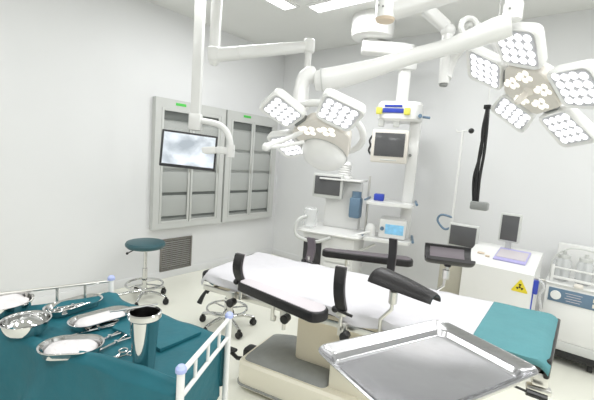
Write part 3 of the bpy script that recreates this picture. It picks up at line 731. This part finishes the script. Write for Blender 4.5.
# arm boards, supports and leg crutches clamped on the table: each lifts off its clamp
def pad_outline(L_, w0, w1):
    o = []
    for k in range(13): a = PI / 2 + PI * k / 12; o.append(V((-L_ / 2 + w0 * .6 * math.cos(a), w0 * math.sin(a), 0)))
    for k in range(13): a = -PI / 2 + PI * k / 12; o.append(V((L_ / 2 + w1 * .7 * math.cos(a), w1 * math.sin(a), 0)))
    return o
def armboard(p0, p1, z, w0, w1, label, facemat, post):
    p0 = V((*p0, z)); p1 = V((*p1, z)); c = (p0 + p1) / 2; L_ = (p1 - p0).length
    T = BT @ Mx.Translation(c) @ Mx.Rotation(math.atan2(p1.y - p0.y, p1.x - p0.x), 4, 'Z')
    t = thing('arm_board', label, 'arm board', T @ V((0, 0, 0)), 'padded arm boards of the operating table')
    ol = pad_outline(L_ - w0 * .6 - w1 * .7, w0, w1)
    def lp(z_, k): return [V((p.x * (1 - (1 - k) * .3), p.y * k, z_)) for p in ol]
    obj('pad', MB(T).loops([lp(-.05, .9), lp(-.045, 1), lp(-.012, 1.0), lp(-.003, .95), lp(0, .88)]), 'blackpad', t)
    obj('pad_face', MB(T).loops([lp(-.002, .86), lp(.003, .84)]), facemat, t)
    q = BT @ V(post); T2 = Mx.Translation(q)
    obj('bracket', MB().cyl(q, V((q.x, q.y, wloc(t).z - .05)), .010).beam(q, BT @ V((post[0], post[1] * .93, post[2] + .0)), .03, .03), 'satin', t)
armboard((-.575, -.338), (-.03, -.455), .82, .044, .062, 'black padded arm board with pale face on the near side of the table', 'padlight', (-.35, -.36, .66))
armboard((-.50, .60), (.14, .80), .825, .05, .07, 'dark grey arm board on the far side of the operating table', 'padgrey', (-.30, .62, .66))
def strap(x, y, z0, h, label, lean, w_=.052, mats=('blackpad', 'padlight')):
    t = thing('side_support', label, 'body support', BT @ V((x, y, z0)), 'curved padded side supports of the operating table')
    def curve(off):
        o = []
        for k in range(15):
            s = k / 14; o.append((x + lean * s, y + (-1 if y < 0 else 1) * (off + .03 * math.sin(PI * s)), z0 + h * s))
        return o
    def slab(o0, o1):
        a, b = curve(o0), curve(o1); L = []
        for p, q in zip(a, b):
            L.append([V((p[0] - w_ / 2, p[1], p[2])), V((p[0] + w_ / 2, p[1], p[2])), V((q[0] + w_ / 2, q[1], q[2])), V((q[0] - w_ / 2, q[1], q[2]))])
        return MB(BT).loops(L)
    obj('pad', slab(.0, .020), mats[0], t)
    obj('inner_face', slab(-.007, -.001), mats[1], t)
    obj('stem', MB(BT).cyl((x, y + (.012 if y < 0 else -.0) * -1, z0 - .10), (x, y, z0 + .03), .009).box((x, y, z0 - .02), (.05, .03, .03), .006), 'satin', t)
    obj('wing_screw', MB(BT).cyl((x - .02, y - .015, z0 - .005), (x + .06, y - .03, z0 - .01), .007).ball((x - .03, y - .016, z0 - .003), .017), 'black', t)
strap(-.575, -.318, .80, .155, 'curved black side support at the head end, near side of the table', -.02)
strap(.015, -.335, .80, .205, 'tall curved black side support beside the near arm board tip', -.02)
strap(-.47, .315, .80, .16, 'short curved dark side support on the far edge toward the table head', .0, mats=('padgrey', 'padgrey'))
strap(.07, .40, .78, .25, 'tall dark curved support rising in front of the far arm board', .0, .05, mats=('padgrey', 'blackpad'))

def crutch(p0, p1, r, a0, a1, label, mats, stem, lift=0):
    # half-pipe padded gutter from p0 to p1 (bed frame)
    p0 = V(p0); p1 = V(p1); d = (p1 - p0).normalized(); sd = d.cross(V((0, 0, 1))).normalized(); u = sd.cross(d)
    t = thing('leg_crutch', label, 'leg support', BT @ V(stem[-1]), 'padded leg crutches of the operating table')
    n = 14; th = .024
    def ring(p, k, rr_, tt):
        o = []
        for i in range(n + 1): a = R(a0 + (a1 - a0) * i / n); o.append(p + sd * (math.cos(a) * rr_ * k) + u * (math.sin(a) * rr_ * k))
        for i in range(n, -1, -1): a = R(a0 + (a1 - a0) * i / n); o.append(p + sd * (math.cos(a) * (rr_ - tt) * k) + u * (math.sin(a) * (rr_ - tt) * k))
        return o
    L_ = (p1 - p0).length
    st = [(0, .9, .6), (.012, .98, .9), (.03, 1, 1), (L_ * .5, .88, 1), (L_ - .03, .66, 1), (L_ - .01, .62, .9), (L_, .56, .6)] if lift else [(0, .9, .6), (.012, .98, .9), (.03, 1, 1), (L_ - .03, 1, 1), (L_ - .01, .97, .9), (L_, .9, .6)]
    mb = MB(BT).loops([ring(p0 + d * s, k, r, th * q) for s, k, q in st])
    obj('gutter_pad', mb, mats[0], t, angle=50)
    n2 = n
    def inner(p, k):
        o = []
        for i in range(1, n): a = R(a0 + (a1 - a0) * i / n); o.append(p + sd * (math.cos(a) * (r - th - .001) * k) + u * (math.sin(a) * (r - th - .001) * k))
        for i in range(n - 1, 0, -1): a = R(a0 + (a1 - a0) * i / n); o.append(p + sd * (math.cos(a) * (r - th - .004) * k) + u * (math.sin(a) * (r - th - .004) * k))
        return o
    obj('inner_lining', MB(BT).loops([inner(p0 + d * .03, .98), inner(p0 + d * (L_ - .04), .62 if lift else .94)]), mats[1], t)
    obj('stem', MB(BT).tube(stem, .009, seg=12), 'satin', t)
    m0 = V(stem[0]) * .55 + V(stem[1]) * .45
    obj('swivel_clamp', MB(BT).cyl(m0 - V((0, 0, .03)), m0 + V((0, 0, .03)), .020, bev=.004), 'satin', t)
    obj('neck_block', MB(BT).box(V(stem[0]), (.04, .04, .03), .008), 'black', t)
crutch((.16, -.31, .955), (.43, -.43, .955), .078, 15, 170, 'black padded leg crutch on the near side of the table, hooked shape', ('blackpad', 'black'),
       [(.25, -.35, .965), (.245, -.34, .86), (.20, -.335, .80), (.20, -.325, .71)], lift=1)
crutch((.28, .36, 1.03), (.54, .42, 1.03), .10, 180, 325, 'dark trough-shaped leg crutch on the far side of the table', ('blackpad', 'padgrey'),
       [(.41, .38, .935), (.40, .37, .80), (.37, .32, .78), (.36, .315, .71)])

# ------------------------------------------------------------------ instrument trolley (left foreground)
ZD = .85
TC, TBk, TA_, TD = V((-1.53, .70)), V((-.93, .83)), V((-.765, .53)), V((-1.66, .24))
def trolley():
    c = (TC + TBk + TA_ + TD) / 4
    t = thing('instrument_trolley', 'white railed instrument trolley in the left foreground under a teal drape', 'trolley', (c.x, c.y, 0))
    cc = [V((p.x, p.y, 0)) for p in (TC, TBk, TA_, TD)]
    def ins(k, z): return [V((c.x + (p.x - c.x) * k, c.y + (p.y - c.y) * k, z)) for p in cc]
    obj('deck', MB().loops([ins(.93, ZD - .035), ins(.95, ZD - .03), ins(.95, ZD - .008)]), 'white', t)
    obj('lower_shelf', MB().loops([ins(.92, .22), ins(.92, .24)]), 'white', t)
    for i, p in enumerate(cc):
        top = .935 
        pm = obj('post', MB().cyl((p.x, p.y, .08), (p.x, p.y, top), .0105, seg=16), 'white', t)
        obj('post_cap', MB().lathe([(0, .019), (.009, .017), (.0145, .010), (.0145, 0), (0, 0)], 20, Mx.Translation((p.x, p.y, top))), 'capblue', pm)
        obj('caster', MB().cyl((p.x - .015, p.y, .04), (p.x + .015, p.y, .04), .04, bev=.006).box((p.x, p.y, .075), (.03, .03, .04), .005), 'black', t)
    def rail(a, b, nrod, r):
        a = V((a.x, a.y, 0)); b = V((b.x, b.y, 0))
        mb = MB().cyl(a + V((0, 0, .93)), b + V((0, 0, .93)), r).cyl(a + V((0, 0, .862)), b + V((0, 0, .862)), r * .9)
        for k in range(1, nrod + 1): q = a.lerp(b, k / (nrod + 1)); mb.cyl(q + V((0, 0, .862)), q + V((0, 0, .93)), .005)
        obj('guard_rail', mb, 'white', t)
    rail(TBk, TA_, 3, .0075)
    mb = MB(); a = V((TC.x, TC.y, .93)); b = V((TD.x, TD.y, .93)); mb.cyl(a, b, .006)
    for k in range(1, 5): q = a.lerp(b, k / 5); mb.cyl(q - V((0, 0, .1)), q, .005)
    obj('guard_rail', mb, 'satin', t)
trolley()
def trolley_drape():
    c = (TC + TBk + TA_ + TD) / 4
    ins = .975
    A = [c + (p - c) * ins for p in (TC, TBk, TA_, TD)]
    nu, nv = 110, 110
    us = [-.30 + 1.60 * i / nu for i in range(nu + 1)]; 
    vs_ = [-.35 + 2.25 * j / nv for j in range(nv + 1)]
    verts = []; faces = []
    def q(u, v): return A[0] * (1 - u) * (1 - v) + A[1] * u * (1 - v) + A[2] * u * v + A[3] * (1 - u) * v
    for v in vs_:
        for u in us:
            uc = max(0, min(1, u)); vc = max(0, min(1, v)); p = q(uc, vc)
            ou = (u - uc) * .75; ov = (v - vc) * .55
            over = max(abs(ou), abs(ov)) if (ou and ov) else abs(ou) + abs(ov)
            z = ZD + .002
            # hump rolls along the front and the far-left edge
            edge = min(uc, 1 - uc, vc, 1 - vc)
            hump = (.009 + .030 * uc) * math.exp(-((vc - .95) / .045) ** 2) * (1 + .35 * math.sin(uc * 9 + .66)) + .022 * math.exp(-((uc - .03) / .04) ** 2) + .014 * math.exp(-((vc - .04) / .04) ** 2) * (1 - uc * .8)
            wr = (noise.noise(V((p.x * 9, p.y * 9, 1))) * .5 + .5) * .007
            inner = 1 if edge > .12 else edge / .12
            z += hump + wr * (1 - inner * .85) * 2
            dirx = V((0, 0))
            if ou: dirx += (A[1] - A[0]).normalized() * (1 if ou > 0 else -1)
            if ov: dirx += (A[3] - A[0]).normalized() * (1 if ov > 0 else -1)
            if over > 0:
                e1 = (p.x + p.y * .4) * 19 + u * 3 + over * 5
                fold = .5 + .5 * math.sin(e1 + 1.6 * noise.noise(V((p.x * 4, p.y * 4, over * 2))))
                out = .008 + min(over, .3) * (.05 + .22 * fold)
                if u > 1: out = -.008 - min(over, .1) * .05 + min(over, .3) * .03 * fold
                rnd = .02
                p = p + dirx * out
                z -= max(0, over - rnd * .3)
            verts.append(V((p.x, p.y, z)))
    W = nu + 1
    for j in range(nv):
        for i in range(nu): a = j * W + i; faces.append([a, a + 1, a + W + 1, a + W])
    mb = MB(); mb._add(verts, faces)
    o = obj('drape', mb, 'teal', angle=80)
    tag(o, 'dark teal surgical drape covering the instrument trolley', 'drape')
    md = o.modifiers.new('thickness', 'SOLIDIFY'); md.thickness = .003; md.offset = -1
trolley_drape()
# folded second cloth lying at the right rear of the deck
ZT = ZD + .0065
def cloth_patch(corners, z, label, th=.006, m='teal'):
    n = 24; verts = []; faces = []; k = n + 1
    A = [V(c) for c in corners]
    for s in (0, 1):
        for j in range(k):
            for i in range(k):
                u, v = i / n, j / n
                p = A[0] * (1 - u) * (1 - v) + A[1] * u * (1 - v) + A[2] * u * v + A[3] * (1 - u) * v
                ht = th * (1 + .25 * noise.noise(V((p.x * 14, p.y * 14, 0)))) + .003 * math.sin(u * 9)
                verts.append(V((p.x, p.y, z + (ht if s else 0))))
    N = k * k
    for j in range(n):
        for i in range(n):
            a = j * k + i; faces.append([N + a, N + a + 1, N + a + k + 1, N + a + k]); faces.append([a, a + k, a + k + 1, a + 1])
    for i in range(n):
        faces.append([i, i + 1, N + i + 1, N + i]); a = n * k + i; faces.append([a + 1, a, N + a, N + a + 1])
        a = i * k; faces.append([a + k, a, N + a, N + a + k]); a = i * k + n; faces.append([a, a + k, N + a + k, N + a])
    mb = MB(); mb._add(verts, faces); o = obj('folded_cloth', mb, m, angle=60); tag(o, label, 'cloth'); return o
g = lambda x, y, z=ZT: at_z(x, y, z).to_2d()
cloth_patch([g(133, 306), g(201, 334), g(160, 352), g(112, 330)], ZT, 'folded teal cloth behind the steel jar on the trolley', .008)

# bowls and dishes
def bowl(c, r, h, label, group, fill=False):
    c = V((*c, ZT))
    mb = MB(Mx.Translation(c)); pr = [(0, 0), (r * .42, 0), (r * .52, .004)]
    for k in range(1, 9): a = k / 8 * PI / 2; pr.append((r * .52 + r * .42 * math.sin(a), .004 + (h - .004) * (1 - math.cos(a))))
    pr += [(r, h), (r, h + .003), (r * .94, h + .002)]
    for k in range(8, 0, -1): a = k / 8 * PI / 2; pr.append((r * .50 + r * .42 * math.sin(a), .007 + (h - .007) * (1 - math.cos(a))))
    pr += [(0, .006)]
    o = obj('bowl', mb.lathe(pr, 48), 'polish'); tag(o, label, 'bowl', group); return o
bw = at_z(26, 320, ZT + .05); bowl((bw.x, bw.y), .072, .05, 'small round steel bowl, empty, nearer of the two on the trolley', 'steel bowls on the trolley')
bw2 = at_z(3, 301, ZT + .06); bowl((bw2.x, bw2.y), .092, .06, 'larger round steel bowl holding white gauze at the trolley corner', 'steel bowls on the trolley')
mb = MB(Mx.Translation((bw2.x, bw2.y, ZT + .043)) @ Mx.Diagonal((.8, .8, .8, 1))); 
pr = [(0, .040), (.03, .038), (.06, .030), (.085, .018), (.095, .008), (.085, 0), (0, -.01)]
mb.lathe(pr, 40)
for v in mb.bm.verts: v.co.z += noise.noise(v.co * 25) * .010
tag(obj('gauze', mb, 'gauze', angle=80), 'white gauze heaped in the larger steel bowl', 'gauze')

def dish(p, q, wid, h, label):
    p, q = V((*p, 0)), V((*q, 0)); c = (p + q) / 2; L_ = (q - p).length
    T = Mx.Translation((c.x, c.y, ZT)) @ Mx.Rotation(math.atan2(q.y - p.y, q.x - p.x), 4, 'Z')
    s = [(L_ * .86, wid * .72, wid, 0), (L_ * .96, wid * .90, wid, h * .8), (L_, wid, wid, h), (L_, wid, wid, h + .002), (L_ * .94, wid * .87, wid, h), (L_ * .84, wid * .70, wid, .004)]
    o = obj('oval_dish', MB(T).rr(s, seg=10), 'polish'); tag(o, label, 'dish', 'oval steel dishes on the trolley'); return T
T1 = dish(g(44, 318), g(101, 301), .11, .024, 'oval steel dish with instruments inside, at the back of the trolley')
T2 = dish(g(68, 332), g(130, 314), .112, .024, 'oval steel dish holding white gauze, middle of the trolley')
T3 = dish(g(38, 354), g(104, 351), .122, .026, 'oval steel dish with white gauze nearest the front of the trolley')
def gz(T, L_, w_, label):
    mb = MB(T); mb.rr([(L_ * .95, w_ * .9, w_, .005), (L_, w_, w_, .014), (L_ * .9, w_ * .85, w_, .022), (L_ * .5, w_ * .4, w_, .026)], seg=10)
    tag(obj('gauze', mb, 'gauze', angle=80), label, 'gauze')
gz(T2, .17, .08, 'folded white gauze in the middle oval dish')
gz(T3, .145, .09, 'folded white gauze in the oval dish nearest the front')

def forceps(T, L_, label, ring=True, nm='forceps', grp='steel clamps and scissors on the trolley'):
    t = thing(nm, label, 'forceps' if nm == 'forceps' else 'scissors', T.translation, grp)
    for s in (-1, 1):
        pts = [(L_ * .5, s * .002, .004), (L_ * .15, -s * .001, .005), (0, 0, .005), (-L_ * .3, s * .010, .005), (-L_ * .38, s * .013, .005)]
        rg = [(-L_ * .38 - .013 + .013 * math.cos(a), s * .017 + .012 * math.sin(a), .005) for a in [PI * 2 * i / 16 for i in range(16)]]
        obj('blade_arm', MB(T).tube(pts, [.0018, .003, .0035, .0026, .0026], seg=8).tube(rg, .0026, closed=True, seg=8), 'polish', t)
    obj('pivot', MB(T).cyl((0, 0, .0), (0, 0, .011), .005), 'polish', t)
def FT(p, q, z=ZT): # handle rings at q
    p, q = at_z(*p, z), at_z(*q, z); c = (p + q) / 2
    return Mx.Translation((c.x, c.y, z)) @ Mx.Rotation(math.atan2(p.y - q.y, p.x - q.x), 4, 'Z'), (p - q).length
for (p, q, lab, nm) in (((66, 338), (128, 322), 'long steel clamp lying next to the middle oval dish, farthest of the row', 'forceps'),
                    ((86, 348), (130, 329), 'steel clamp second in the row beside the middle oval dish', 'forceps'),
                    ((98, 352), (132, 336), 'short steel clamp third in the row behind the jar', 'forceps'),
                    ((103, 367), (126, 354), 'small steel scissors lying left of the jar, rings toward it', 'scissors')):
    T, L_ = FT(p, q, ZT + .001)
    forceps(T, L_ * 1.05, lab, nm=nm)
# instruments in back dish
for k in range(2):
    Tk = T1 @ Mx.Translation((.0, -.012 + .024 * k, .006)) @ Mx.Rotation(.12 * (1 - 2 * k), 4, 'Z')
    forceps(Tk, .12, ['steel clamp inside the back oval dish, front one', 'steel clamp inside the back oval dish, rear one'][k], grp='clamps in the back dish')
# tall jar
jc = at_z(143.5, 371, ZT)
def jar():
    T = Mx.Translation((jc.x, jc.y, ZT)); H = .172
    t = thing('steel_jar', 'tall tapered polished steel jar at the front of the trolley', 'jar', T.translation)
    obj('jar_body', MB(T).lathe([(0, 0), (.027, 0), (.029, .003), (.0405, H), (.042, H + .002), (.042, H + .006), (.0395, H + .005), (.0275, .006), (0, .005)], 48), 'polish', t)
    obj('jar_lip', MB(T).lathe([(.0405, H - .012), (.0445, H - .008), (.0445, H + .006), (.041, H + .009), (.0395, H + .004)], 48), 'polish', t)
jar()
t = thing('forceps', 'long steel forceps resting across the rim of the steel jar', 'forceps', (jc.x, jc.y, ZT + .18))
zz = ZT + .184
a0 = at_z(112, 311, zz); a1 = at_z(157, 304, zz)
for s in (-1, 1):
    off = V((.004 * s, .008 * s, 0))
    obj('blade_arm', MB().tube([a1 + off * .2, a1.lerp(a0, .5) + off, a0 + off * .6], [.002, .004, .004], seg=8), 'polish', t)

# ------------------------------------------------------------------ foreground tray on its stand
def tray():
    z = 1.0
    T = Mx.Translation((-.291, .954, 0)) @ Mx.Rotation(1.196, 4, 'Z')
    W, H = .505, .33
    g_ = thing('mayo_stand', 'steel stand carrying the large tray in the right foreground', 'stand', T @ V((0, 0, 0)))
    fr = MB(T).tube([(W * .40, H * .38, .957), (-W * .40, H * .38, .957), (-W * .40, -H * .38, .957), (W * .40, -H * .38, .957)], .007, closed=True)
    obj('tray_frame', fr, 'satin', g_)
    obj('post', MB(T).cyl((0, -H * .38, .05), (0, -H * .38, .957), .012), 'satin', g_)
    for s in (-1, 1):
        obj('leg', MB(T).tube([(0, -H * .38, .06), (s * .22, -H * .6, .05)], .012), 'satin', g_)
        obj('caster', MB(T).ball((s * .22, -H * .6, .025), .025), 'black', g_)
    obj('leg', MB(T).tube([(0, -H * .38, .06), (0, H * .3 - .25, .05)], .012), 'satin', g_)
    obj('caster', MB(T).ball((0, H * .3 - .25, .025), .025), 'black', g_)
    Zb = .965; r = .035
    s = [(W - .07, H - .07, r * .7, Zb), (W - .05, H - .05, r, Zb + .022), (W - .016, H - .016, r, z - .006), (W - .004, H - .004, r * 1.2, z - .004), (W, H, r * 1.2, z), (W - .006, H - .006, r * 1.1, z + .003), (W - .016, H - .016, r, z + .001),
         (W - .022, H - .022, r, z - .004), (W - .052, H - .052, r, Zb + .023), (W - .062, H - .062, r * .9, Zb + .019), (W - .072, H - .072, r * .8, Zb + .006), (W - .080, H - .080, r * .7, Zb + .003)]
    o = obj('steel_tray', MB(T).rr(s, seg=8), 'steel', angle=50)
    tag(o, 'large empty rectangular steel tray with raised rim in the right foreground', 'tray')
tray()
